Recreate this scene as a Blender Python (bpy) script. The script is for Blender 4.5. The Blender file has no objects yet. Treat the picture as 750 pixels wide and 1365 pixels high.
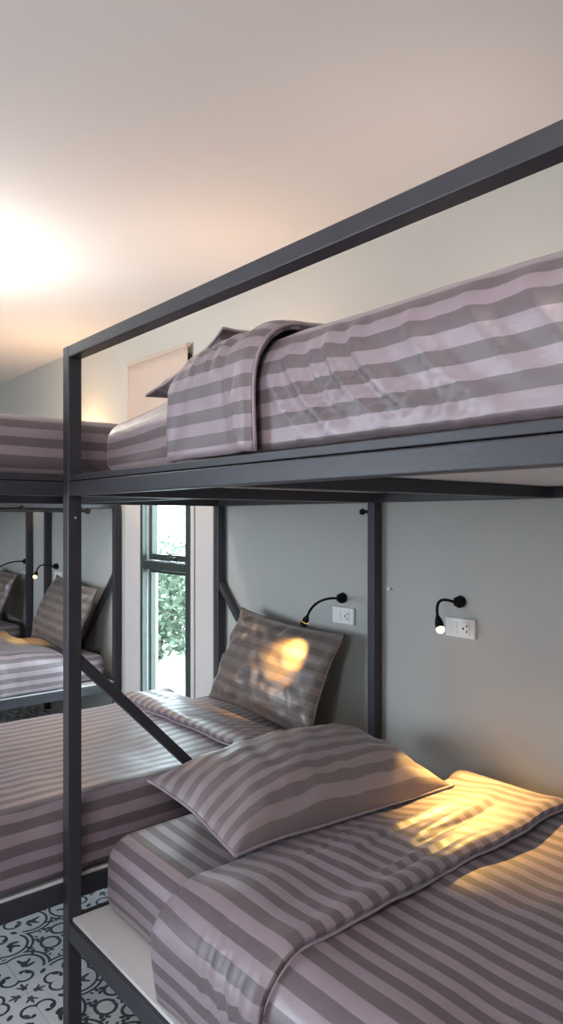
import bpy, bmesh, math, random
from mathutils import Vector, Matrix, noise

scene = bpy.context.scene
COL = scene.collection
random.seed(7)
PI = math.pi

# ------------------------------------------------------------------ helpers
def link(name, me, mat=None, parent=None, loc=None):
    o = bpy.data.objects.new(name, me)
    COL.objects.link(o)
    if mat is not None:
        if isinstance(mat, (list, tuple)):
            for m in mat: me.materials.append(m)
        else:
            me.materials.append(mat)
    if parent is not None: o.parent = parent
    if loc is not None: o.location = loc
    return o

def obj(name, bm, mat=None, parent=None, smooth=False, bevel=0.0, loc=None):
    if bevel > 0:
        bmesh.ops.bevel(bm, geom=list(bm.edges), offset=bevel, segments=2, affect='EDGES', profile=0.5)
    bmesh.ops.recalc_face_normals(bm, faces=bm.faces)
    me = bpy.data.meshes.new(name)
    bm.to_mesh(me); bm.free()
    if smooth:
        for p in me.polygons: p.use_smooth = True
    return link(name, me, mat, parent, loc)

def thing(name, label, cat, loc=(0, 0, 0), group=None):
    o = bpy.data.objects.new(name, None); COL.objects.link(o)
    o.empty_display_size = 0.1
    o.location = loc
    return tag(o, label, cat, group)

def tag(o, label, cat, group=None):
    o['label'] = label; o['category'] = cat
    if group: o['group'] = group
    return o

def struct(o):
    o['kind'] = 'structure'; return o

def box(bm, x0, x1, y0, y1, z0, z1):
    v = [bm.verts.new(c) for c in ((x0,y0,z0),(x1,y0,z0),(x1,y1,z0),(x0,y1,z0),(x0,y0,z1),(x1,y0,z1),(x1,y1,z1),(x0,y1,z1))]
    for f in ((0,3,2,1),(4,5,6,7),(0,1,5,4),(1,2,6,5),(2,3,7,6),(3,0,4,7)):
        bm.faces.new([v[i] for i in f])

def boxes(*bs):
    bm = bmesh.new()
    for b in bs: box(bm, *b)
    return bm

def beam(p, q, w, h, up=Vector((0, 0, 1))):
    """square tube between two points"""
    p, q = Vector(p), Vector(q)
    d = (q-p).normalized(); s = d.cross(up).normalized(); u = s.cross(d).normalized()
    bm = bmesh.new(); r = []
    for c in (p, q):
        r.append([bm.verts.new(c + s*a*w/2 + u*b*h/2) for a, b in ((-1,-1),(1,-1),(1,1),(-1,1))])
    for i in range(4):
        bm.faces.new((r[0][i], r[0][(i+1)%4], r[1][(i+1)%4], r[1][i]))
    bm.faces.new(r[0][::-1]); bm.faces.new(r[1])
    return bm

def tube(bm, pts, rad, n=10):
    pts = [Vector(p) for p in pts]; rings = []
    rads = rad if isinstance(rad, (list, tuple)) else [rad]*len(pts)
    ref = Vector((0.123, 0.37, 0.9)).normalized()
    for i, p in enumerate(pts):
        d = (pts[min(i+1, len(pts)-1)] - pts[max(i-1, 0)]).normalized()
        s = d.cross(ref).normalized(); u = s.cross(d)
        rings.append([bm.verts.new(p + rads[i]*(math.cos(2*PI*k/n)*s + math.sin(2*PI*k/n)*u)) for k in range(n)])
    for a, b in zip(rings, rings[1:]):
        for k in range(n): bm.faces.new((a[k], a[(k+1)%n], b[(k+1)%n], b[k]))
    bm.faces.new(rings[0][::-1]); bm.faces.new(rings[-1])

def bez(p0, p1, p2, p3, n=16):
    out = []
    for i in range(n+1):
        t = i/n; s = 1-t
        out.append(s**3*Vector(p0)+3*s*s*t*Vector(p1)+3*s*t*t*Vector(p2)+t**3*Vector(p3))
    return out

# ------------------------------------------------------------------ materials
class NT:
    def __init__(self, mat):
        mat.use_nodes = True
        self.t = mat.node_tree; self.n = self.t.nodes; self.l = self.t.links
        self.bsdf = self.n.get('Principled BSDF')
    def node(self, typ, **kw):
        x = self.n.new(typ)
        for k, v in kw.items(): setattr(x, k, v)
        return x
    def put(self, sock, v):
        if hasattr(v, 'is_output'): self.l.new(v, sock)
        else: sock.default_value = v
    def m(self, op, a, b=None, c=None):
        x = self.node('ShaderNodeMath', operation=op)
        for i, v in enumerate((a, b, c)):
            if v is not None: self.put(x.inputs[i], v)
        return x.outputs[0]
    def mix(self, f, a, b):
        x = self.node('ShaderNodeMix', data_type='RGBA')
        self.put(x.inputs[0], f); self.put(x.inputs[6], a); self.put(x.inputs[7], b)
        return x.outputs[2]
    def noise(self, vec, scale, detail=3, rough=0.5):
        x = self.node('ShaderNodeTexNoise')
        x.inputs['Scale'].default_value = scale; x.inputs['Detail'].default_value = detail
        x.inputs['Roughness'].default_value = rough
        if vec is not None: self.l.new(vec, x.inputs['Vector'])
        return x.outputs['Fac']
    def bump(self, h, strength, dist):
        x = self.node('ShaderNodeBump')
        x.inputs['Strength'].default_value = strength; x.inputs['Distance'].default_value = dist
        self.l.new(h, x.inputs['Height'])
        return x.outputs['Normal']

def rgb(r, g, b): return (r, g, b, 1.0)

def basic(name, col, rough=0.5, spec=0.5, metal=0.0, emis=None, estr=0.0, mottled=0.0, bump=0.0, scale=8):
    m = bpy.data.materials.new(name); t = NT(m); b = t.bsdf
    b.inputs['Roughness'].default_value = rough
    b.inputs['Specular IOR Level'].default_value = spec
    b.inputs['Metallic'].default_value = metal
    b.inputs['Base Color'].default_value = rgb(*col)
    if mottled or bump:
        tc = t.node('ShaderNodeTexCoord')
        f = t.noise(tc.outputs['Object'], scale, 4)
        if mottled:
            t.l.new(t.mix(f, rgb(*[c*(1-mottled) for c in col]), rgb(*[min(1, c*(1+mottled)) for c in col])), b.inputs['Base Color'])
        if bump:
            f2 = t.noise(tc.outputs['Object'], scale*12, 4)
            t.l.new(t.bump(f2, bump, 0.004), b.inputs['Normal'])
    if emis:
        b.inputs['Emission Color'].default_value = rgb(*emis); b.inputs['Emission Strength'].default_value = estr
    return m

M_metal = basic('charcoal_painted_steel', (0.034, 0.033, 0.041), 0.42, 0.45, mottled=0.25, bump=0.12, scale=7)
def chipped(m):
    t = NT(m); b = t.bsdf
    pos = t.node('ShaderNodeTexCoord').outputs['Object']
    n = t.noise(pos, 26, 6, 0.7)
    f = t.m('GREATER_THAN', n, 0.735)
    old = b.inputs['Base Color'].links[0].from_socket
    t.l.new(t.mix(f, old, rgb(0.42, 0.41, 0.42)), b.inputs['Base Color'])
chipped(M_metal)
M_board = basic('white_laminate_board', (0.74, 0.73, 0.74), 0.55, 0.3, mottled=0.03)
M_wall = basic('grey_wall_paint', (0.425, 0.425, 0.400), 0.8, 0.2, mottled=0.025, bump=0.05, scale=2)
M_ceil = basic('white_ceiling_paint', (0.80, 0.775, 0.765), 0.85, 0.2, mottled=0.015, scale=1)
M_trim = basic('painted_casing', (0.55, 0.51, 0.49), 0.5, 0.4, mottled=0.02)
M_alu = basic('dark_window_aluminium', (0.03, 0.04, 0.035), 0.35, 0.5, mottled=0.1)
M_jamb = basic('pale_jamb_paint', (0.72, 0.76, 0.72), 0.5, 0.3, mottled=0.02)
M_black = basic('black_rubber', (0.008, 0.008, 0.009), 0.6, 0.15, mottled=0.2)
M_plate = basic('white_plastic', (0.78, 0.77, 0.74), 0.35, 0.5, mottled=0.01)
M_slot = basic('dark_socket_slot', (0.02, 0.02, 0.02), 0.6, 0.2, mottled=0.1)
M_bulb = basic('lit_warm_bulb', (1, 0.8, 0.5), 0.4, 0.3, emis=(1.0, 0.60, 0.17), estr=6)
M_bulboff = basic('frosted_bulb', (0.5, 0.45, 0.38), 0.3, 0.5, mottled=0.02)
M_steel = basic('bright_steel', (0.8, 0.8, 0.8), 0.25, 0.5, metal=1.0, mottled=0.03)
M_blind = basic('tan_blind_fabric', (0.45, 0.365, 0.32), 0.8, 0.2, mottled=0.05, bump=0.3, scale=6)
M_terrace = basic('pale_terrace', (0.72, 0.72, 0.70), 0.8, 0.2, mottled=0.05)
M_bark = basic('bark', (0.12, 0.09, 0.06), 0.9, 0.1, mottled=0.3)
M_leaf = basic('pale_leaf', (0.085, 0.115, 0.075), 0.55, 0.3, mottled=0.35, scale=3)

def glass_mat():
    m = bpy.data.materials.new('window_glass'); t = NT(m)
    out = t.n.get('Material Output')
    tr = t.node('ShaderNodeBsdfTransparent'); tr.inputs[0].default_value = (0.95, 1, 0.97, 1)
    gl = t.node('ShaderNodeBsdfGlossy'); gl.inputs['Roughness'].default_value = 0.02
    lw = t.node('ShaderNodeLayerWeight'); lw.inputs[0].default_value = 0.12
    fr = t.m('MULTIPLY', lw.outputs['Facing'], 0.3)
    mx = t.node('ShaderNodeMixShader')
    t.l.new(fr, mx.inputs[0]); t.l.new(tr.outputs[0], mx.inputs[1]); t.l.new(gl.outputs[0], mx.inputs[2])
    t.l.new(mx.outputs[0], out.inputs['Surface'])
    return m
M_glass = glass_mat()

def satin(name, light, dark, period=0.0535, rl=0.40, rd=0.47):
    m = bpy.data.materials.new(name); t = NT(m); b = t.bsdf
    uv = t.node('ShaderNodeTexCoord').outputs['UV']
    sp = t.node('ShaderNodeSeparateXYZ'); t.l.new(uv, sp.inputs[0])
    wob = t.noise(uv, 3.0, 2)
    u = t.m('ADD', sp.outputs[0], t.m('MULTIPLY', t.m('SUBTRACT', wob, 0.5), 0.006))
    f = t.m('FRACT', t.m('MULTIPLY', u, 1/period))
    tri = t.m('ABSOLUTE', t.m('SUBTRACT', f, 0.5))              # 0..0.5
    s = t.node('ShaderNodeMapRange'); s.interpolation_type = 'SMOOTHSTEP'
    s.inputs['From Min'].default_value = 0.235; s.inputs['From Max'].default_value = 0.265
    t.l.new(tri, s.inputs['Value']); fac = s.outputs[0]
    var = t.noise(uv, 9.0, 3)
    c = t.mix(fac, rgb(*light), rgb(*dark))
    hs = t.node('ShaderNodeHueSaturation'); t.l.new(c, hs.inputs['Color'])
    t.l.new(t.m('ADD', t.m('MULTIPLY', var, 0.24), 0.88), hs.inputs['Value'])
    t.l.new(hs.outputs[0], b.inputs['Base Color'])
    t.l.new(t.m('ADD', rl, t.m('MULTIPLY', fac, rd-rl)), b.inputs['Roughness'])
    b.inputs['Specular IOR Level'].default_value = 0.75
    b.inputs['Sheen Weight'].default_value = 0.15
    b.inputs['Sheen Roughness'].default_value = 0.4
    # fine crinkle of the sateen weave
    sc = t.node('ShaderNodeMapping'); sc.inputs['Scale'].default_value = (1.0, 0.45, 1); t.l.new(uv, sc.inputs[0])
    n1 = t.noise(sc.outputs[0], 16, 4, 0.55)
    t.l.new(t.bump(n1, 0.35, 0.012), b.inputs['Normal'])
    return m
M_sheet = satin('striped_mauve_satin', (0.282, 0.222, 0.252), (0.128, 0.099, 0.108))
M_pcase = satin('striped_taupe_satin', (0.29, 0.232, 0.240), (0.172, 0.134, 0.138), 0.060)
M_warmshade = satin('striped_satin_warm_shaded', (0.185, 0.145, 0.128), (0.120, 0.092, 0.080), 0.060)  # pillow satin browned: warm shading of the leaning pillows put into the colour
M_warmshadeseam = basic('warm_shaded_satin_seam', (0.12, 0.09, 0.08), 0.5, 0.4, mottled=0.1)  # seam colour follows the warm shading in that satin
M_hem = basic('satin_hem', (0.30, 0.24, 0.27), 0.4, 0.6, mottled=0.1)

# encaustic floor tile, built out of circles, rings and leaves in one eighth of the repeat
def floor_mat():
    m = bpy.data.materials.new('patterned_cement_tile'); t = NT(m); b = t.bsdf
    pos = t.node('ShaderNodeTexCoord').outputs['Object']
    sp = t.node('ShaderNodeSeparateXYZ'); t.l.new(pos, sp.inputs[0])
    T = 0.217
    u = t.m('MULTIPLY', t.m('SUBTRACT', sp.outputs[0], 0.787), 1/T)
    v = t.m('MULTIPLY', t.m('SUBTRACT', sp.outputs[1], 2.231), 1/T)
    def wrap(x):   # -> |x| with period 2 : 0..1
        return t.m('PINGPONG', t.m('ABSOLUTE', x), 1.0)
    a0, b0 = wrap(u), wrap(v)
    a, bb = t.m('MAXIMUM', a0, b0), t.m('MINIMUM', a0, b0)
    def dist(cx, cy, rot=0.0, sx=1.0, sy=1.0):
        dx, dy = t.m('SUBTRACT', a, cx), t.m('SUBTRACT', bb, cy)
        if rot:
            c, s = math.cos(rot), math.sin(rot)
            dx, dy = (t.m('ADD', t.m('MULTIPLY', dx, c), t.m('MULTIPLY', dy, s)),
                      t.m('SUBTRACT', t.m('MULTIPLY', dy, c), t.m('MULTIPLY', dx, s)))
        if sx != 1: dx = t.m('MULTIPLY', dx, 1/sx)
        if sy != 1: dy = t.m('MULTIPLY', dy, 1/sy)
        return t.m('SQRT', t.m('ADD', t.m('MULTIPLY', dx, dx), t.m('MULTIPLY', dy, dy)))
    shapes = []
    def ell(cx, cy, rx, ry, rot): shapes.append(t.m('LESS_THAN', dist(cx, cy, math.radians(rot), rx, ry), 1.0))
    def ring(cx, cy, r, w, cond=None):
        f = t.m('LESS_THAN', t.m('ABSOLUTE', t.m('SUBTRACT', dist(cx, cy), r)), w)
        if cond is not None: f = t.m('MULTIPLY', f, cond)
        shapes.append(f)
    out = t.m('GREATER_THAN', t.m('ADD', a, bb), 0.97)
    ring(0.65, 0.16, 0.385, 0.021, out)
    out2 = t.m('GREATER_THAN', t.m('ADD', a, bb), 0.90)
    ring(0.65, 0.16, 0.305, 0.021, out2)
    # maple leaf inside the lobe
    ell(0.70, 0.20, 0.075, 0.05, 25); ell(0.64, 0.27, 0.085, 0.03, 75); ell(0.78, 0.17, 0.085, 0.028, -15)
    ell(0.74, 0.27, 0.08, 0.026, 45)
    # curls round the flower
    c1 = t.m('GREATER_THAN', dist(0.56, 0.02), 0.10)
    ring(0.42, 0.10, 0.125, 0.020, c1)
    ell(0.47, 0.17, 0.05, 0.022, -40); ell(0.53, 0.10, 0.045, 0.030, 60); ell(0.36, 0.36, 0.06, 0.035, 45)
    # four buds at the centre
    ell(0.19, 0.0, 0.075, 0.022, 0); ell(0.17, 0.045, 0.055, 0.018, 50); ell(0.12, 0.02, 0.03, 0.022, 0)
    # concave corner: ring, clover, tendrils
    c2 = t.m('LESS_THAN', t.m('ADD', a, bb), 1.86)
    ring(0.98, 0.72, 0.135, 0.024, c2)
    ell(0.86, 0.60, 0.06, 0.035, 40); ell(0.80, 0.66, 0.045, 0.028, -40); ell(0.78, 0.58, 0.045, 0.028, 80)
    ell(0.96, 0.42, 0.05, 0.028, 70); ell(0.905, 0.40, 0.04, 0.022, 20)
    ell(0.70, 0.60, 0.03, 0.02, 45); ell(0.99, 0.98, 0.09, 0.03, 45); ell(0.94, 0.86, 0.05, 0.018, 20)
    f = shapes[0]
    for x in shapes[1:]: f = t.m('MAXIMUM', f, x)
    # grout joints at every tile edge
    ga = t.m('MINIMUM', t.m('PINGPONG', t.m('ABSOLUTE', u), 0.5), t.m('PINGPONG', t.m('ABSOLUTE', v), 0.5))
    gj = t.m('LESS_THAN', ga, 0.006)
    n = t.noise(pos, 14, 4)
    base = t.mix(n, rgb(0.58, 0.59, 0.60), rgb(0.74, 0.73, 0.74))
    dark = t.mix(n, rgb(0.022, 0.035, 0.042), rgb(0.05, 0.07, 0.08))
    c = t.mix(f, base, dark)
    c = t.mix(t.m('MULTIPLY', gj, 0.45), c, rgb(0.16, 0.16, 0.16))
    t.l.new(c, b.inputs['Base Color'])
    b.inputs['Roughness'].default_value = 0.38
    b.inputs['Specular IOR Level'].default_value = 0.4
    return m
M_floor = floor_mat()

# ------------------------------------------------------------------ the room
WX = 2.118                      # inner face of the wall the beds stand against
XL, YB, YF, ZC = -2.5, -2.2, 8.2, 2.695
WT = 0.2
struct(obj('floor', boxes((XL-WT, WX+WT, YB-WT, YF+WT, -0.1, 0)), M_floor))
struct(obj('ceiling', boxes((XL-WT, WX+WT, YB-WT, YF+WT, ZC, ZC+0.15)), M_ceil))
WY0, WY1, WZ0, WZ1 = 3.425, 4.005, 0.22, 2.40      # the narrow window beside the middle bed
struct(obj('wall_right', boxes(
    (WX, WX+0.10, YB, WY0, 0, ZC), (WX, WX+0.10, WY1, YF, 0, ZC),
    (WX, WX+0.10, WY0, WY1, 0, WZ0), (WX, WX+0.10, WY0, WY1, WZ1, ZC)), M_wall))
LW = [(-0.6, 0.1), (2.8, 4.8)]                      # two openings added in the unseen wall opposite for fill daylight
lz0, lz1 = 0.75, 2.0
parts = [(XL-WT, XL, YB, YF, 0, lz0), (XL-WT, XL, YB, YF, lz1, ZC)]
ys = [YB] + [y for w in LW for y in w] + [YF]
for i in range(0, len(ys), 2): parts.append((XL-WT, XL, ys[i], ys[i+1], lz0, lz1))
struct(obj('wall_left', boxes(*parts), M_wall))
struct(obj('wall_back', boxes((XL-WT, WX+WT, YB-WT, YB, 0, ZC)), M_wall))
struct(obj('wall_front', boxes((XL-WT, WX+WT, YF, YF+WT, 0, ZC)), M_wall))
struct(obj('exterior_ground', boxes((-40, 40, -40, 40, -0.3, -0.12)), M_terrace))

# window_1 : frame, upper awning sash with latch, lower fixed pane
def window_one():
    e = bpy.data.objects.new('window_1', None); COL.objects.link(e); struct(e)
    fx0, fx1 = WX-0.012, WX+0.020
    fw = 0.022
    MZ0, MZ1 = 1.165, 1.215
    obj('window_frame', boxes((fx0, WX+0.06, WY0, WY0+0.055, WZ0, WZ1), (fx0, fx1, WY1-fw, WY1, WZ0, WZ1),
        (fx0, fx1, WY0+fw, WY1-fw, WZ0, WZ0+0.05), (fx0, fx1, WY0+fw, WY1-fw, WZ1-0.05, WZ1),
        (fx0, WX+0.06, WY0+0.05, WY1-fw, MZ0, MZ1)), M_alu, e, bevel=0.003)
    # white reveal outside the frame
    obj('jamb', boxes((fx1+0.001, WX+0.098, WY1-0.020, WY1-0.0005, WZ0, WZ1)), M_jamb, e)
    def sash(z0, z1, w, x0, x1, nm):
        y0, y1 = WY0+0.058, WY1-0.024
        return obj(nm, boxes((x0, x1, y0, y0+w, z0, z1), (x0, x1, y1-w, y1, z0, z1),
                   (x0, x1, y0+w, y1-w, z0, z0+w*1.1), (x0, x1, y0+w, y1-w, z1-w, z1)), M_alu, e, bevel=0.002)
    s1 = sash(MZ1+0.004, WZ1-0.055, 0.034, WX+0.035, WX+0.075, 'awning_sash')
    obj('pane', boxes((WX+0.05, WX+0.056, WY0+0.09, WY1-0.056, MZ1+0.04, WZ1-0.09)), M_glass, s1)
    s2 = sash(WZ0+0.052, MZ0-0.002, 0.022, WX+0.035, WX+0.07, 'fixed_sash')
    obj('pane', boxes((WX+0.05, WX+0.056, WY0+0.078, WY1-0.044, WZ0+0.076, MZ0-0.024)), M_glass, s2)
    ym = (WY0+WY1)/2 - 0.03
    bm = boxes((WX+0.012, WX+0.034, ym-0.035, ym+0.035, MZ1+0.012, MZ1+0.030), (WX+0.004, WX+0.022, ym-0.012, ym+0.012, MZ1+0.018, MZ1+0.052))
    obj('latch', bm, M_alu, s1, bevel=0.003)
window_one()
# casing boards, right one with mouldings towards the window
tx = WX-0.016
struct(obj('trim_1', boxes((tx, WX, WY0-0.235, WY0-0.075, 0.0, 1.70), (tx+0.004, WX, WY0-0.072, WY0-0.052, 0.0, 1.70),
    (tx-0.004, WX, WY0-0.050, WY0-0.026, 0.0, 1.70), (tx+0.004, WX, WY0-0.024, WY0-0.002, 0.0, 1.70)), M_trim, bevel=0.002))
struct(obj('trim_2', boxes((tx, WX, WY1+0.002, WY1+0.20, 0.0, 1.70)), M_trim, bevel=0.002))

# tan blind let down over the upper part of the window
t = thing('window_blind', 'tan fabric roller blind let down over the top of the narrow window', 'blind', (WX-0.03, 3.77, 1.75))
bm = bmesh.new()
n = 24; r0, r1 = [], []
for j in range(13):
    z = j/12*0.68
    row = []
    for i in range(n+1):
        y = (i/n-0.5)*0.71
        row.append(bm.verts.new((-0.004+0.006*math.sin(i*0.9+z*3)*(1-j/12)+0.004*noise.noise(Vector((y*4, z*4, 0))), y, z)))
    if j:
        for i in range(n): bm.faces.new((pr_[i], pr_[i+1], row[i+1], row[i]))
    pr_ = row
o = obj('blind_fabric', bm, M_blind, t, smooth=True)
md = o.modifiers.new('thick', 'SOLIDIFY'); md.thickness = 0.003
bm = bmesh.new(); tube(bm, [(0, -0.355, 0.690), (0, 0.355, 0.690)], 0.014, 12); obj('roller', bm, M_blind, t, smooth=False)
bm = bmesh.new(); tube(bm, [(-0.004, -0.35, 0.0), (-0.004, 0.35, 0.0)], 0.009, 10); obj('bottom_bar', bm, M_blind, t)

# ------------------------------------------------------------------ bunk frames
S = 0.04
def bunk(label, x0, x1, y0, y1, zl, axis, brace, guard=None, lip=True, skip=(), group='steel bunk frames along the wall', head_hi=None, knob=None):
    """welded square-tube bunk; zl = top of the lower rails. axis: the direction of the long side."""
    t = thing('bunk_bed', label, 'bunk bed', (x0, y0, 0), group)
    P = lambda nm, bm, mat=M_metal, bevel=0.003: obj(nm, shift(bm, (-x0, -y0, 0)), mat, t, bevel=bevel)
    zu0, zu1 = 1.537, 1.577          # upper rails
    tops = {}
    for px in (0, 1):
        for py in (0, 1):
            if (px, py) in skip: continue
            X, Y = (x0, x1-S)[px], (y0, y1-S)[py]
            top = zu1
            if guard and (px, py) in guard: top = 1.964
            tops[(px, py)] = P('post', boxes((X, X+S, Y, Y+S, 0, top)))
    zb = zl-0.055
    for (za, zc, nm) in ((zu0, zu1, 'upper_rail'), (zb, zl, 'lower_rail')):
        e = 0.0015
        P(nm, boxes((x0+S, x1-S, y0+e, y0+S-e, za, zc)))
        P(nm, boxes((x0+S, x1-S, y1-S+e, y1-e, za, zc)))
        P(nm, boxes((x0+e, x0+S-e, y0+S, y1-S, za, zc)))
        P(nm, boxes((x1-S+e, x1-e, y0+S, y1-S, za, zc)))
    # angle strips that hold the upper mattress
    if lip:
        e = 0.004
        P('mattress_lip', boxes((x0+e, x0+S, y0+S, y1-S, zu1+0.002, zu1+0.019)), bevel=0.002)
        P('mattress_lip', boxes((x0+S, x1-S, y0+e, y0+S, zu1+0.002, zu1+0.019)), bevel=0.002)
    # slats under the boards
    if axis == 'y':
        for f in (0.385, 0.78):
            Y = y1-(y1-y0)*f
            P('cross_beam', boxes((x0+S, x1-S, Y-S/2, Y+S/2, zu0, zu1-0.004)))
    else:
        for f in (0.4, 0.75):
            X = x1-(x1-x0)*f
            P('cross_beam', boxes((X-S/2, X+S/2, y0+S, y1-S, zu0, zu1-0.004)))
    P('upper_board', boxes((x0+S+0.002, x1-S-0.002, y0+S+0.002, y1-S-0.002, zu1-0.003, zu1+0.010)), M_board, 0.001)
    P('lower_board', boxes((x0+0.012, x1-S-0.002, y0+S+0.002, y1-S-0.002, zl+0.0005, zl+0.010)) if axis == 'y' else
      boxes((x0+S+.002, x1-S-0.002, y0+0.012, y1-S-0.002, zl+0.0005, zl+0.010)), M_board, 0.001)
    if guard:
        P('guard_rail', boxes((x0, x0+S, y0+S, y1-S, 1.930, 1.964)))
    p, q = brace
    P('brace', beam(p, q, 0.030, 0.030, Vector((0, 1, 0)) if axis == 'y' else Vector((1, 0, 0))))
    return t, P, tops

def shift(bm, d):
    bmesh.ops.translate(bm, verts=bm.verts, vec=d); return bm

B1 = dict(x0=0.81, x1=2.105, y0=-0.06, y1=2.01)
b1, P1, posts1 = bunk('near charcoal steel bunk frame with a tall guard rail, running along the wall',
    zl=0.322, axis='y', brace=((0.846, 1.99, 1.065), (1.585, 1.99, 0.30)), guard={(0, 0), (0, 1)}, **B1)
for z in (1.474,):
    bm = bmesh.new(); tube(bm, [(0.02-0.0, 1.97+0.06-0.003, z), (0.02, 1.97+0.06+0.001, z)], 0.004, 10)
    bo = obj('bolt', shift(bm, (0, 0, 0)), M_steel, posts1[(0, 1)])
B2 = dict(x0=0.0, x1=2.105, y0=2.012, y1=3.125)
b2, P2, posts2 = bunk('middle charcoal steel bunk frame, head against the wall between corner post and window',
    zl=0.413, axis='x', brace=((2.085, 3.095, 1.135), (2.085, 2.36, 0.40)), skip={(1, 0)}, **B2)
bm = bmesh.new(); bmesh.ops.create_uvsphere(bm, u_segments=16, v_segments=10, radius=0.013)
tube(bm, [(0, 0, 0), (0, -0.040, 0)], 0.006, 8)
obj('knob', shift(bm, (2.092, 0.052, 1.500)), M_black, b2, smooth=True)
B3 = dict(x0=0.0, x1=2.105, y0=4.275, y1=5.50)
b3, P3, posts3 = bunk('charcoal steel bunk frame beyond the narrow window, second from the far end',
    zl=0.413, axis='x', brace=((2.085, 4.31, 1.115), (2.085, 5.02, 0.40)), **B3)
B4 = dict(x0=0.0, x1=2.105, y0=5.855, y1=7.05)
b4, P4, posts4 = bunk('farthest charcoal steel bunk frame, only its wall post and end in view',
    zl=0.413, axis='x', brace=((2.085, 7.0, 1.115), (2.085, 6.3, 0.40)), **B4)

# black rod below the upper rail of the third bunk
t = thing('curtain_rod', 'thin black ball-ended rod under the upper rail of the bunk past the window', 'rod', (1.868, 4.245, 1.5195))
bm = bmesh.new(); tube(bm, [(0, 0, 0), (-1.75, 0, 0)], 0.008, 10); obj('rod', bm, M_black, t, smooth=True)
bm = bmesh.new(); bmesh.ops.create_uvsphere(bm, u_segments=16, v_segments=10, radius=0.019); obj('finial', bm, M_black, t, smooth=True)
bm = boxes((-0.4, -0.385, -0.006, 0.0305, -0.006, 0.03)); obj('bracket', bm, M_black, t)

# ------------------------------------------------------------------ bedding
def smoothstep(a, b, x):
    t = max(0.0, min(1.0, (x-a)/(b-a))); return t*t*(3-2*t)

def rr_profile(w0, w1, z0, z1, r, step=0.016, closed=True, crown=0.0, zend=None):
    """points (w, z, nw, nz, u) anticlockwise: front bottom -> front -> top -> back (-> bottom)"""
    pts = []
    def seg(ax, az, bx, bz, nx, nz):
        n = max(1, int(math.hypot(bx-ax, bz-az)/step))
        for i in range(n): pts.append((ax+(bx-ax)*i/n, az+(bz-az)*i/n, nx, nz))
    def arc(cx, cz, a0, a1, rad):
        n = max(5, int(abs(a1-a0)*rad/step)+3)
        for i in range(n):
            a = a0+(a1-a0)*i/n
            pts.append((cx+rad*math.cos(a), cz+rad*math.sin(a), math.cos(a), math.sin(a)))
    rb = min(r, 0.035) if closed else 0
    seg(w0, z0+rb, w0, z1-r, -1, 0)
    arc(w0+r, z1-r, PI, PI/2, r)
    seg(w0+r, z1, w1-r, z1, 0, 1)
    arc(w1-r, z1-r, PI/2, 0, r)
    zz = z0+rb if closed else (zend if zend is not None else z0)
    seg(w1, z1-r, w1, zz, 1, 0)
    if closed:
        arc(w1-rb, z0+rb, 0, -PI/2, rb)
        seg(w1-rb, z0, w0+rb, z0, 0, -1)
        arc(w0+rb, z0+rb, -PI/2, -PI, rb)
    else:
        pts.append((w1, zz, 1, 0))
    out = []; u = 0
    for i, p in enumerate(pts):
        if i: u += math.hypot(p[0]-pts[i-1][0], p[1]-pts[i-1][1])
        w, z, nx, nz = p
        if crown and z > z1-r:
            k = max(0.0, 1-((w-(w0+w1)/2)/((w1-w0)/2))**2)
            z += crown*k*smoothstep(z1-r, z1, z)
        out.append((w, z, nx, nz, u))
    return out

def loft(name, prof, ls, place, mat, disp=None, inset=None, closed=True, lwave=None, parent=None, uoff=0.0, fold=None):
    """sweep a profile along l; inset(l) pulls it in (rounded ends); disp(l,u,w,z,nz) moves it along its normal"""
    bm = bmesh.new(); uvl = bm.loops.layers.uv.new('UVMap')
    rows = []; n = len(prof)
    ws = [p[0] for p in prof]; zs = [p[1] for p in prof]
    cw, cz = (min(ws)+max(ws))/2, (min(zs)+max(zs))/2
    hw, hz = (max(ws)-min(ws))/2, (max(zs)-min(zs))/2
    for l in ls:
        row = []; ins = inset(l) if inset else 0.0
        for (w, z, nx, nz, u) in prof:
            d = (disp(l, u, w, z, nx, nz) if disp else 0.0)
            if nz < -0.05: d = 0.0
            elif nx > 0.3: d *= 0.2
            ww, zz = w+nx*d, z+nz*d
            if ins:
                ww = cw+(ww-cw)*(1-ins/hw); zz = zz-(ins*(zz-min(zs))/(2*hz) if not closed else ins*(zz-cz)/hz)
            ll = l+(lwave(l, u, w, z) if lwave else 0.0)
            row.append((bm.verts.new(place(ll, ww, zz)), u+uoff, ll))
        rows.append(row)
    m = n if closed else n-1
    peri = prof[-1][4]+math.hypot(prof[0][0]-prof[-1][0], prof[0][1]-prof[-1][1])
    for a, b in zip(rows, rows[1:]):
        for k in range(m):
            k2 = (k+1) % n
            f = bm.faces.new((a[k][0], a[k2][0], b[k2][0], b[k][0]))
            us = (a[k][1], a[k2][1] if k2 else peri+uoff, b[k2][1] if k2 else peri+uoff, b[k][1])
            vs = (a[k][2], a[k2][2], b[k2][2], b[k][2])
            for lp, uu, vv in zip(f.loops, us, vs): lp[uvl].uv = (uu, vv)
    if closed:
        for row in (rows[0], rows[-1]):
            f = bm.faces.new([r[0] for r in row])
            for lp, r in zip(f.loops, row): lp[uvl].uv = (r[0].co.z, r[0].co.x+r[0].co.y)
    return obj(name, bm, mat, parent, smooth=True)

def N(x, y, z=0.0): return noise.noise(Vector((x, y, z)))

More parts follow.
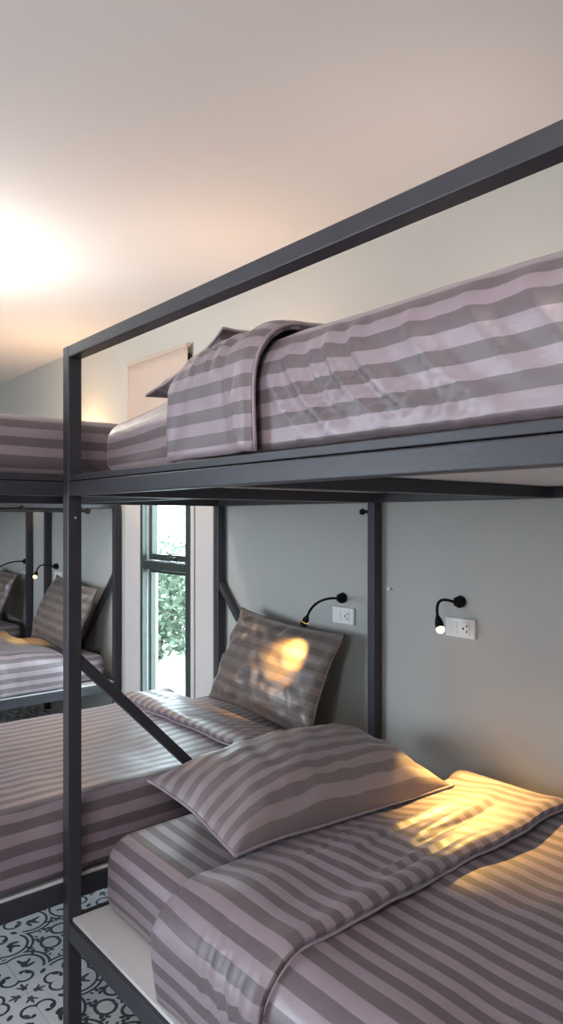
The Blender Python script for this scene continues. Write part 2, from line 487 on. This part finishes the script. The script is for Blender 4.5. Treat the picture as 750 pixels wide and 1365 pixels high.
def wrinkles(seed, amp_low, amp_fine, front_amp=0.0, fl=(0, 9), zr=None):
    def f(l, u, w, z, nx, nz):
        d = amp_low*N(l*2.3+seed, u*2.6, seed)+amp_low*0.5*N(l*5+seed, u*5.5, seed+3)
        d += amp_fine*N(l*13+2*N(l*3, u*3, seed), u*6, seed+7)
        if front_amp and nx < -0.4:
            # drapes that lean as they run down the hanging side
            q = l*1.0+0.55*(u**1.4)*2.0+0.05*N(l*4, u*5, seed)
            rdg = 1-abs(N(q*9.5, u*1.2, seed+11))*2.2
            env = smoothstep(fl[0], fl[0]+0.25, l)*(1-smoothstep(fl[1]-0.2, fl[1], l))
            mask = smoothstep(0.0, 0.06, u)*(1-smoothstep(0.17, 0.27, u))
            d += front_amp*max(-0.4, rdg-0.35)*env*mask
        return d
    return f

def ridges(specs):
    """specs: (l at the top, l at the bottom, u bottom, u top, height, width)"""
    def f(l, u):
        d = 0.0
        for (lt, lb, u0, u1, h, wd) in specs:
            if u < u0 or u > u1: continue
            t = (u-u0)/(u1-u0)
            c = lb+(lt-lb)*(1-(1-t)**2.2)
            x = (l-c)/(wd*(0.7+0.6*t))
            if abs(x) > 4: continue
            d += h*(math.exp(-x*x)-0.55*math.exp(-(x-1.5)**2))*smoothstep(0, 0.25, t)*(1-smoothstep(0.55, 1, t))
        return d
    return f

def frange(a, b, step):
    n = max(2, int((b-a)/step)); return [a+(b-a)*i/n for i in range(n+1)]

def end_ls(L, r, step):
    e = [r*(1-math.cos(PI/2*i/7)) for i in range(8)]
    mid = frange(r, L-r, step)
    return e[:-1]+mid+[L-x for x in e[:-1]][::-1]

def round_inset(L, r):
    def f(l):
        d = min(l, L-l)
        if d >= r: return 0.0
        return r-math.sqrt(max(0.0, r*r-(r-d)**2))
    return f

def bed_set(place, zb, ztop, W, L, lf0, lf1, labels, seed, dtop=0.03, dout=0.03, crown=0.0, zhang=None, front_amp=0.0,
            fl=(0, 9), duvet=True, w0=0.0, bulge=0.0, uoff=0.0, r=0.06, hem_wave=0.012, step=0.02, mamp=(0.006, 0.0015), df0=None, rd=None, rdg=None, rdgf=None, dlow=0.009):
    # fitted mattress
    prof = rr_profile(w0, W, zb, ztop, r)
    mt = loft('mattress', prof, end_ls(L, 0.05, 0.03), place, M_sheet, wrinkles(seed, *mamp), round_inset(L, 0.05), uoff=uoff)
    tag(mt, labels[0], 'mattress', 'striped satin mattresses')
    if not duvet: return mt, None
    zh = zhang if zhang is not None else zb+0.02
    wd = W+0.026
    lw = lambda l, u, w, z: 0.0
    rdd = rd or r+0.03
    prof = rr_profile(w0-dout, wd, zh, ztop+dtop, rdd, closed=False, crown=crown, zend=ztop-0.05)
    wr = wrinkles(seed+20, dlow, 0.003, front_amp, fl)
    def dd(l, u, w, z, nx, nz):
        k = max(-0.008, wr(l, u, w, z, nx, nz))
        if rdg and nx < -0.2: k += rdg(l, u)
        k = max(-0.014 if rdg else -0.008, k)
        if bulge and nx < -0.3: k += bulge*math.sin(PI*min(1, max(0, (z-zh)/(ztop+dtop-zh))))
        k *= 1-0.75*max(0, nx)
        return k
    Ld = L+0.02
    ls = frange(lf0+0.13, Ld-0.07, step)+[Ld-0.05, Ld-0.03, Ld-0.012, Ld]
    insd = lambda l: 0.0 if l < Ld-0.07 else 0.07*(1-math.sqrt(max(0, 1-((l-Ld+0.07)/0.07)**2)))
    d = loft('duvet', prof, ls, place, M_sheet, dd, insd, closed=False, uoff=uoff)
    md = d.modifiers.new('thick', 'SOLIDIFY'); md.thickness = 0.014; md.offset = -1
    tag(d, labels[1], 'duvet', 'striped satin duvets')
    # the part turned down towards the foot: a second layer with a rounded fold and a loose lip
    o2 = 0.028
    prof = rr_profile(w0-dout-o2, wd+0.02, zh-0.002, ztop+dtop+o2, rdd+o2*0.5, closed=False, crown=crown, zend=ztop-0.03)
    a, b = lf0, lf1
    ls = [a+0.03*(1-math.cos(PI/2*i/6)) for i in range(6)]+frange(a+0.03, b-0.02, step)+[b-0.012, b-0.005, b]
    def ins(l):
        if l < a+0.03: return 0.030*(1-math.sqrt(max(0, 1-((a+0.03-l)/0.03)**2)))
        return 0.0
    def wave(l, u, w, z):
        k = smoothstep(a, b, l)
        return (hem_wave*N(u*4.2, seed, 2)+hem_wave*0.5*N(u*11, seed, 5))*(0.4+k)
    wr2 = wrinkles(seed+40, 0.012, 0.005)
    def dd2(l, u, w, z, nx, nz):
        k = wr2(l, u, w, z, nx, nz)
        if rdgf: k += rdgf(l, u)
        k = max(-0.010, k)-0.028*max(0, nz)*(1-smoothstep(a, a+0.2, l))
        k += 0.010*smoothstep(b-0.09, b-0.02, l)-0.009*smoothstep(b-0.02, b, l)
        # long soft pleats beside the hem on the top
        k += 0.006*max(0, nz)*math.sin((l-b)*70+3*N(u*3, l*2, seed))*smoothstep(b-0.2, b-0.1, l)*smoothstep(-0.1, 0.3, N(u*2.2, 3.1, seed))
        if bulge and nx < -0.3: k += bulge*math.sin(PI*min(1, max(0, (z-zh)/(ztop+dtop-zh))))
        k *= 1-0.75*max(0, nx)
        return k
    fp = loft('turned_down_flap', prof, ls, place, M_sheet, dd2, ins, closed=False, lwave=wave, parent=d, uoff=uoff+0.02)
    md = fp.modifiers.new('thick', 'SOLIDIFY'); md.thickness = 0.016; md.offset = -1
    # piped hem along the lip
    bm = bmesh.new(); pts = []
    for (w, z, nx, nz, u) in prof:
        k = dd2(b, u, w, z, nx, nz)-0.005
        pts.append(place(b+wave(b, u, w, z), w+nx*k, z+nz*k))
    tube(bm, pts[::2], 0.0045, 7)
    obj('hem', bm, M_hem, fp, smooth=True)
    return mt, d

def place_y(x0, yh):
    return lambda l, w, z: Vector((x0+w, yh-l, z))
def place_y_sag(x0, yh):      # the upper mattress thins towards its head
    def f(l, w, z):
        k = (1-smoothstep(0.0, 0.45, l))*0.042
        return Vector((x0+w, yh-l, z-k*max(0, (z-1.604))/0.196))
    return f
def place_x(xh, y0):
    return lambda l, w, z: Vector((xh-l, y0+w, z))

# lower bed of the near bunk
bed_set(place_y(0.905, 1.955), 0.341, 0.548, 1.115, 1.93, 0.45, 0.87,
    ('striped mauve satin mattress on the lower board of the near bunk',
     'striped mauve satin duvet on the near lower bed, lit orange beside the wall'), 1.3, dtop=0.032, dout=0.042, zhang=0.349,
    front_amp=0.006, fl=(0.4, 1.0), r=0.075, bulge=0.012, step=0.014,
    rdgf=ridges([(0.78, 0.84, 0.02, 0.26, 0.010, 0.011), (0.72, 0.80, 0.05, 0.28, 0.008, 0.011), (0.66, 0.70, 0.08, 0.30, 0.006, 0.012),
                 (0.70, 0.74, 0.75, 1.25, 0.012, 0.016), (0.62, 0.66, 0.6, 1.2, 0.007, 0.012), (0.79, 0.80, 0.55, 1.0, 0.010, 0.012), (0.56, 0.60, 0.45, 0.9, 0.005, 0.010)]))
# upper bed of the near bunk
bed_set(place_y_sag(0.896, 1.945), 1.604, 1.800, 1.14, 1.93, 0.472, 0.825,
    ('striped mauve satin mattress on the top of the near bunk',
     'puffy striped mauve satin duvet on the near upper bed under the guard rail'), 5.1, dtop=0.054, dout=0.034, zhang=1.606,
    front_amp=0.0, fl=(0.85, 1.9), step=0.012, crown=0.0,
    dlow=0.004, rdg=ridges([(0.84, 0.99, 0.0, 0.20, 0.012, 0.013), (0.90, 1.07, 0.0, 0.23, 0.018, 0.016), (0.96, 1.16, 0.0, 0.22, 0.013, 0.013),
                (1.00, 1.20, 0.0, 0.25, 0.020, 0.018), (1.06, 1.29, 0.0, 0.24, 0.018, 0.015), (1.10, 1.36, 0.0, 0.20, 0.015, 0.014),
                (1.19, 1.42, 0.0, 0.24, 0.012, 0.016), (1.30, 1.47, 0.03, 0.25, 0.009, 0.018), (1.40, 1.54, 0.04, 0.26, 0.008, 0.02)]),
    rdgf=ridges([(0.77, 0.80, 0.0, 0.16, 0.010, 0.008), (0.74, 0.785, 0.0, 0.22, 0.006, 0.008), (0.69, 0.71, 0.12, 0.34, 0.005, 0.009),
                (0.64, 0.65, 0.14, 0.36, 0.005, 0.009), (0.58, 0.60, 0.10, 0.34, 0.005, 0.010), (0.53, 0.53, 0.12, 0.36, 0.005, 0.010), (0.61, 0.62, 0.16, 0.38, 0.004, 0.006)]), r=0.085, bulge=0.004, mamp=(0.008, 0.002), rd=0.10)
# middle bunk
bed_set(place_x(2.055, 2.066), 0.431, 0.590, 0.985, 1.93, 0.30, 0.57,
    ('striped satin mattress on the lower board of the middle bunk',
     'striped satin duvet on the middle lower bed, shining pale blue from the window'), 9.7, dtop=0.032, dout=0.034, zhang=0.438, front_amp=0.004, fl=(0.5, 1.9))
bed_set(place_x(2.05, 2.072), 1.604, 1.775, 1.0, 1.95, 0.3, 0.7,
    ('plain made striped mauve mattress on the top of the middle bunk, behind the corner post', ''), 13.2, duvet=False)
# bunk past the window
bed_set(place_x(2.045, 4.345), 0.431, 0.588, 1.06, 1.93, 0.30, 0.72,
    ('striped satin mattress on the lower board of the bunk past the window',
     'pale lit striped duvet hanging in folds on the lower bed past the window'), 17.9, dtop=0.036, dout=0.036, zhang=0.438, mamp=(0.004, 0.001), front_amp=0.012, fl=(0.35, 1.9))
bed_set(place_x(2.045, 5.90), 0.431, 0.610, 1.08, 1.93, 0.3, 0.7,
    ('shaded striped mattress on the farthest lower bed', ''), 23.1, duvet=False)

# ------------------------------------------------------------------ pillows
def pillow(label, Lx, Ly, T, mat, M, seed, flat=0.5, flange=0.0, warp=None, crease=0.006):
    """local x long, y short, z thick; M places it"""
    bm = bmesh.new(); uvl = bm.loops.layers.uv.new('UVMap')
    nx, ny = 64, 44
    def P(a, b, side):
        x = a*Lx/2*(1-0.055*(1-b*b)*abs(a)**3)
        y = b*Ly/2*(1-0.085*(1-a*a)*abs(b)**3)
        h = max(0.0, (1-abs(a)**2.6))**0.62*max(0.0, (1-abs(b)**2.6))**0.62
        z = side*T/2*h*(1 if side > 0 else flat)
        edge = smoothstep(0.45, 0.95, max(abs(a), abs(b)))
        ang = math.atan2(b*Ly, a*Lx)
        z += side*h**0.4*(0.010*N(a*2+seed, b*2, side)+crease*edge*N(ang*4.5+seed, max(abs(a), abs(b))*2, 3)
              + 0.5*crease*N(a*7+seed, b*5, 9))
        z += 0.012*N(a*1.4+seed, b*1.4, 5)*edge
        v = Vector((x, y, z))
        if warp: v = warp(v, a, b)
        return v
    grid = {}
    for side in (1, -1):
        for j in range(ny+1):
            for i in range(nx+1):
                a = math.sin((i/nx-0.5)*PI*0.96)/math.sin(0.48*PI); b = math.sin((j/ny-0.5)*PI*0.96)/math.sin(0.48*PI)
                e = i in (0, nx) or j in (0, ny)
                if side < 0 and e: grid[(side, i, j)] = grid[(1, i, j)]; continue
                grid[(side, i, j)] = (bm.verts.new(M @ P(a, b, side)), b*Ly/2, a*Lx/2)
        for j in range(ny):
            for i in range(nx):
                q = [grid[(side, i, j)], grid[(side, i+1, j)], grid[(side, i+1, j+1)], grid[(side, i, j+1)]]
                if side < 0: q = q[::-1]
                f = bm.faces.new([x[0] for x in q])
                for lp, x in zip(f.loops, q): lp[uvl].uv = (x[1], x[2])
    # seam piping round the edge
    ring = [grid[(1, i, 0)] for i in range(nx)]+[grid[(1, nx, j)] for j in range(ny)]+[grid[(1, i, ny)] for i in range(nx, 0, -1)]+[grid[(1, 0, j)] for j in range(ny, 0, -1)]
    pts = [r[0].co.copy() for r in ring]; pts.append(pts[0])
    o = obj('pillow', bm, mat, None, smooth=True)
    tag(o, label, 'pillow', 'striped satin pillows')
    b2_ = bmesh.new(); tube(b2_, pts, 0.0045, 6)
    obj('seam', b2_, M_warmshadeseam if mat is M_warmshade else M_hem, o, smooth=True)
    return o

def frame(c, ex, ey):
    ex = Vector(ex).normalized(); ey = Vector(ey); ey = (ey-ex*ey.dot(ex)).normalized(); ez = ex.cross(ey)
    return Matrix(((ex.x, ey.x, ez.x, c[0]), (ex.y, ey.y, ez.y, c[1]), (ex.z, ey.z, ez.z, c[2]), (0, 0, 0, 1)))

def droop(v, a, b):
    v.z -= 0.034*max(abs(a), abs(b))**3
    return v
pillow('striped taupe pillow lying on the head of the near lower bed', 0.83, 0.50, 0.22, M_pcase,
       frame((1.46, 1.69, 0.600), (1, -0.05, -0.02), (0.06, 1, 0.10)), 3.3, flat=0.25, crease=0.020, warp=droop)
pillow('brown-shaded pillow leaning on the wall, glowing orange under the lamp of the middle bunk', 0.71, 0.44, 0.21, M_warmshade,
       frame((1.925, 2.455, 0.795), (0.0, -1, -0.06), (0.42, 0.0, 1)), 8.4, flat=0.8, crease=0.028)
pillow('brown-shaded pillow leaning on the wall of the bunk past the window, behind the corner post', 0.70, 0.46, 0.21, M_warmshade,
       frame((1.92, 4.76, 0.805), (0.0, -1, -0.06), (0.42, 0.0, 1)), 12.6, flat=0.8, crease=0.019)
pillow('pillow glowing yellow under the lamp on the farthest lower bed', 0.62, 0.44, 0.17, M_warmshade,
       frame((1.93, 6.24, 0.815), (0.0, -1, -0.04), (0.42, 0.0, 1)), 15.2, flat=0.8, crease=0.014)
pillow('striped pillow on the near upper bed, its corner showing over the mattress edge', 0.70, 0.40, 0.17, M_pcase,
       frame((1.35, 1.675, 1.888), (1, 0.02, 0.0), (0, 1, -0.30)), 19.2, flat=0.6, crease=0.01)

from mathutils.bvhtree import BVHTree
def world_bvh(o, dg):
    vs, fs = [], []
    for q in [o]+list(o.children):
        ev = q.evaluated_get(dg); me = ev.to_mesh(); b = len(vs)
        vs.extend(ev.matrix_world @ v.co for v in me.vertices); fs.extend(tuple(b+i for i in p.vertices) for p in me.polygons)
        ev.to_mesh_clear()
    return BVHTree.FromPolygons(vs, fs)
def settle():
    bpy.context.view_layer.update()
    dg = bpy.context.evaluated_depsgraph_get()
    beds = [(o, world_bvh(o, dg)) for o in COL.objects if o.type == 'MESH' and o.parent is None and o.get('category') in ('mattress', 'duvet')]
    for p in [o for o in COL.objects if o.get('category') == 'pillow']:
        vs, fs = [], []
        for q in [p]+list(p.children):
            b = len(vs); vs.extend(v.co.copy() for v in q.data.vertices); fs.extend(tuple(b+i for i in f.vertices) for f in q.data.polygons)
        for k in range(30):
            t = BVHTree.FromPolygons([v+Vector((0, 0, 0.003*k)) for v in vs], fs)
            if not any(t.overlap(b) for _, b in beds): break
        p.location.z += 0.003*k
settle()

# ------------------------------------------------------------------ reading lamps and outlets
def lamp(label, base, head, lit, aim=None, power=0.0, out=0.11, recess=0.0):
    t = thing('reading_lamp', label, 'reading lamp', base, 'gooseneck reading lamps on the wall')
    B = Vector(base); Hh = Vector(head)-B
    bm = bmesh.new()
    tube(bm, [(0.0, 0, 0), (-0.010, 0, 0), (-0.012, 0, 0)], [0.020, 0.020, 0.017], 20)
    tube(bm, [(-0.010, 0, 0), (-0.032, 0, 0), (-0.038, 0.0, 0)], [0.016, 0.014, 0.009], 16)
    for k in range(8):
        a = k*PI/4
        tube(bm, [(-0.006, 0.020*math.cos(a), 0.020*math.sin(a)), (-0.028, 0.015*math.cos(a), 0.015*math.sin(a))], 0.0042, 6)
    obj('wall_mount', bm, M_black, t)
    st = Vector((-0.038, 0, 0))
    d = Vector(aim)-Vector(head) if aim else Vector((-0.2, 0.5, -0.6))
    d.normalize()
    en = Hh - d*0.035
    path = bez(st, st+Vector((-out*0.5, Hh.y*0.45, 0.012)), en - d*0.07 + Vector((0, -0.01*0, 0.02)), en, 26)
    bm = bmesh.new(); tube(bm, path, [0.0048+0.0007*(i % 2) for i in range(len(path))], 9)
    obj('gooseneck', bm, M_black, t, smooth=False)
    bm = bmesh.new(); tube(bm, [en-d*0.004, en+d*0.006, en+d*0.022, en+d*0.040], [0.007, 0.011, 0.015, 0.016], 16)
    h = obj('lamp_head', bm, M_black, t)
    bm = bmesh.new(); bmesh.ops.create_uvsphere(bm, u_segments=16, v_segments=10, radius=0.0150)
    bb = obj('bulb', shift(bm, en+d*(0.046-recess)), M_bulb if lit else M_bulboff, h, smooth=True)
    if lit and power:
        L = bpy.data.lights.new('reading_light', 'SPOT'); L.energy = power; L.color = (1.0, 0.57, 0.14)
        L.spot_size = math.radians(64); L.spot_blend = 1.0; L.shadow_soft_size = 0.012
        lo = bpy.data.objects.new('reading_light', L); COL.objects.link(lo)
        lo.parent = t
        lo.location = en+d*0.068
        lo.rotation_euler = d.to_track_quat('-Z', 'Y').to_euler()
    return t

lamp('lit gooseneck reading lamp above the outlet on the wall of the near bunk', (WX, 1.584, 1.170), (1.99, 1.582, 1.092), True, (1.83, 1.30, 0.58), 100.0, out=0.09)
lamp('black gooseneck reading lamp above the brown-shaded pillow of the middle bunk', (WX, 2.201, 1.132), (1.845, 2.145, 1.055), True, (1.895, 2.36, 0.80), 30.0, out=0.16, recess=0.022)
lamp('lit gooseneck reading lamp on the wall of the bunk past the window', (WX, 5.351, 1.109), (1.98, 5.44, 1.04), True, (1.72, 5.15, 0.60), 11.0, out=0.09)
lamp('black gooseneck reading lamp over the farthest lower bed', (WX, 6.009, 1.119), (1.84, 5.95, 1.015), True, (1.88, 6.17, 0.80), 34.0, out=0.12, recess=0.022)

def outlet(label, y, z):
    t = thing('wall_outlet', label, 'wall outlet', (WX, y, z), 'white outlet plates')
    obj('cover_plate', boxes((-0.014, 0.0, -0.065, 0.065, -0.035, 0.035)), M_plate, t, bevel=0.003)
    obj('switch_rocker', boxes((-0.0175, -0.010, 0.010, 0.034, -0.022, 0.022)), M_plate, t, bevel=0.0015)
    s = obj('socket', boxes((-0.0165, -0.010, -0.044, -0.006, -0.024, 0.024)), M_plate, t, bevel=0.0015)
    for (dy, dz, w, h) in ((-0.033, 0.010, 0.004, 0.009), (-0.033, -0.010, 0.004, 0.009), (-0.017, 0.0, 0.007, 0.007)):
        obj('socket_slot', boxes((-0.0172, -0.0162, dy-w/2, dy+w/2, dz-h/2, dz+h/2)), M_slot, s)
    return t
outlet('white outlet and switch plate under the lit lamp of the near bunk', 1.582, 1.075)
outlet('white outlet and switch plate above the brown-shaded pillow of the middle bunk', 2.195, 1.057)
outlet('white outlet plate by the lamp of the bunk past the window', 5.321, 1.036)
outlet('white outlet plate beside the far post of the farthest bunk', 6.03, 1.00)

# small steel screw left in the wall
bm = bmesh.new(); tube(bm, [(0, 0, 0), (-0.012, 0, 0), (-0.014, 0, 0)], [0.004, 0.004, 0.007], 12)
o = obj('wall_screw', bm, M_plate, None, loc=(WX, 1.931, 1.191)); tag(o, 'small bright screw in the wall just right of the near bunk wall post', 'screw')

# ------------------------------------------------------------------ garden outside the narrow window
def shrub(label, x, y, h, rad, nl, seed):
    rnd = random.Random(seed)
    t = thing('garden_shrub', label, 'shrub', (x, y, -0.12), 'shrubs outside the narrow window')
    bm = bmesh.new()
    for k in range(5):
        a = rnd.uniform(0, 2*PI); r = rnd.uniform(0.1, rad*0.5)
        tube(bm, bez((0, 0, 0), (0, 0, h*0.3), (r*math.cos(a)*0.6, r*math.sin(a)*0.6, h*0.5), (r*math.cos(a), r*math.sin(a), h*0.85), 8), [0.03*(1-i/11) for i in range(9)], 6)
    obj('stem', bm, M_bark, t)
    bm = bmesh.new()
    for k in range(nl):
        while True:
            p = Vector((rnd.uniform(-1, 1), rnd.uniform(-1, 1), rnd.uniform(-1, 1)))
            if 0.3 < p.length < 1: break
        c = Vector((p.x*rad, p.y*rad, h*0.52+p.z*h*0.48))
        d = Vector((rnd.gauss(0, 1), rnd.gauss(0, 1), rnd.gauss(0, 0.6))).normalized(); s = d.cross(Vector((rnd.gauss(0, 1), rnd.gauss(0, 1), rnd.gauss(0, 1)))).normalized()
        L_, w = rnd.uniform(0.07, 0.13), rnd.uniform(0.02, 0.035)
        q = [bm.verts.new(c), bm.verts.new(c+d*L_*0.5+s*w), bm.verts.new(c+d*L_), bm.verts.new(c+d*L_*0.5-s*w)]
        bm.faces.new(q)
    obj('foliage', bm, M_leaf, t)
shrub('leafy pale green shrub outside, filling the lower pane of the narrow window', 4.02, 7.20, 1.08, 0.80, 3000, 3)
shrub('second leafy shrub behind the first outside the narrow window', 6.3, 11.9, 1.3, 1.2, 2600, 4)

# ------------------------------------------------------------------ light
w = bpy.data.worlds.new('World'); scene.world = w; w.use_nodes = True
bg = w.node_tree.nodes['Background']
bg.inputs[0].default_value = (0.74, 0.86, 1.0, 1); bg.inputs[1].default_value = 16.0

def portal(loc, rot, sx, sy):
    L = bpy.data.lights.new('window_portal', 'AREA'); L.shape = 'RECTANGLE'; L.size = sx; L.size_y = sy
    L.cycles.is_portal = True
    o = bpy.data.objects.new('window_portal', L); COL.objects.link(o); o.location = loc; o.rotation_euler = rot
portal((WX+0.15, (WY0+WY1)/2, (WZ0+WZ1)/2), (0, PI/2, 0), WZ1-WZ0, WY1-WY0)
for (a, b) in LW:
    portal((XL-0.1, (a+b)/2, (lz0+lz1)/2), (0, -PI/2, 0), lz1-lz0, b-a)

def point(name, loc, e, col, r):
    L = bpy.data.lights.new(name, 'POINT'); L.energy = e; L.color = col; L.shadow_soft_size = r
    o = bpy.data.objects.new(name, L); COL.objects.link(o); o.location = loc
point('unseen_ceiling_light', (0.78, 3.52, 2.38), 31, (1.0, 0.91, 0.80), 0.06)
# unseen warm lights at the upper berths, behind the bedding
point('unseen_berth_light', (1.75, 2.55, 2.02), 7.0, (1.0, 0.68, 0.45), 0.03)
point('unseen_berth_light', (1.72, 1.35, 2.05), 4.0, (1.0, 0.80, 0.68), 0.12)  # added fill that brightens the ceiling over the near bunk
point('unseen_berth_light', (1.95, 4.75, 1.98), 12.0, (1.0, 0.60, 0.28), 0.03)
point('unseen_ceiling_light', (-0.5, 0.35, 2.36), 40, (1.0, 0.90, 0.84), 0.25)  # added soft fill to brighten the lower bed, no known fitting here

# ------------------------------------------------------------------ camera
cam = bpy.data.cameras.new('Camera'); co = bpy.data.objects.new('Camera', cam); COL.objects.link(co)
scene.camera = co
F, CX, HY = 946.0, 410.0, 692.0
cam.sensor_fit = 'VERTICAL'; cam.sensor_height = 36.0
cam.lens = F/1365*36
cam.shift_x = -(CX-375)/1365
cam.shift_y = (HY-682.5)/1365
cam.clip_start = 0.02
co.location = (0, 0, 1.47)
co.rotation_euler = (PI/2, 0, -math.atan((CX+412)/F))

vs = scene.view_settings
vs.view_transform = 'Standard'; vs.look = 'None'; vs.gamma = 1; vs.use_curve_mapping = False
vs.exposure = 0.15
scene.cycles.use_denoising = True
scene.cycles.max_bounces = 10
scene.cycles.diffuse_bounces = 6
scene.cycles.sample_clamp_indirect = 6
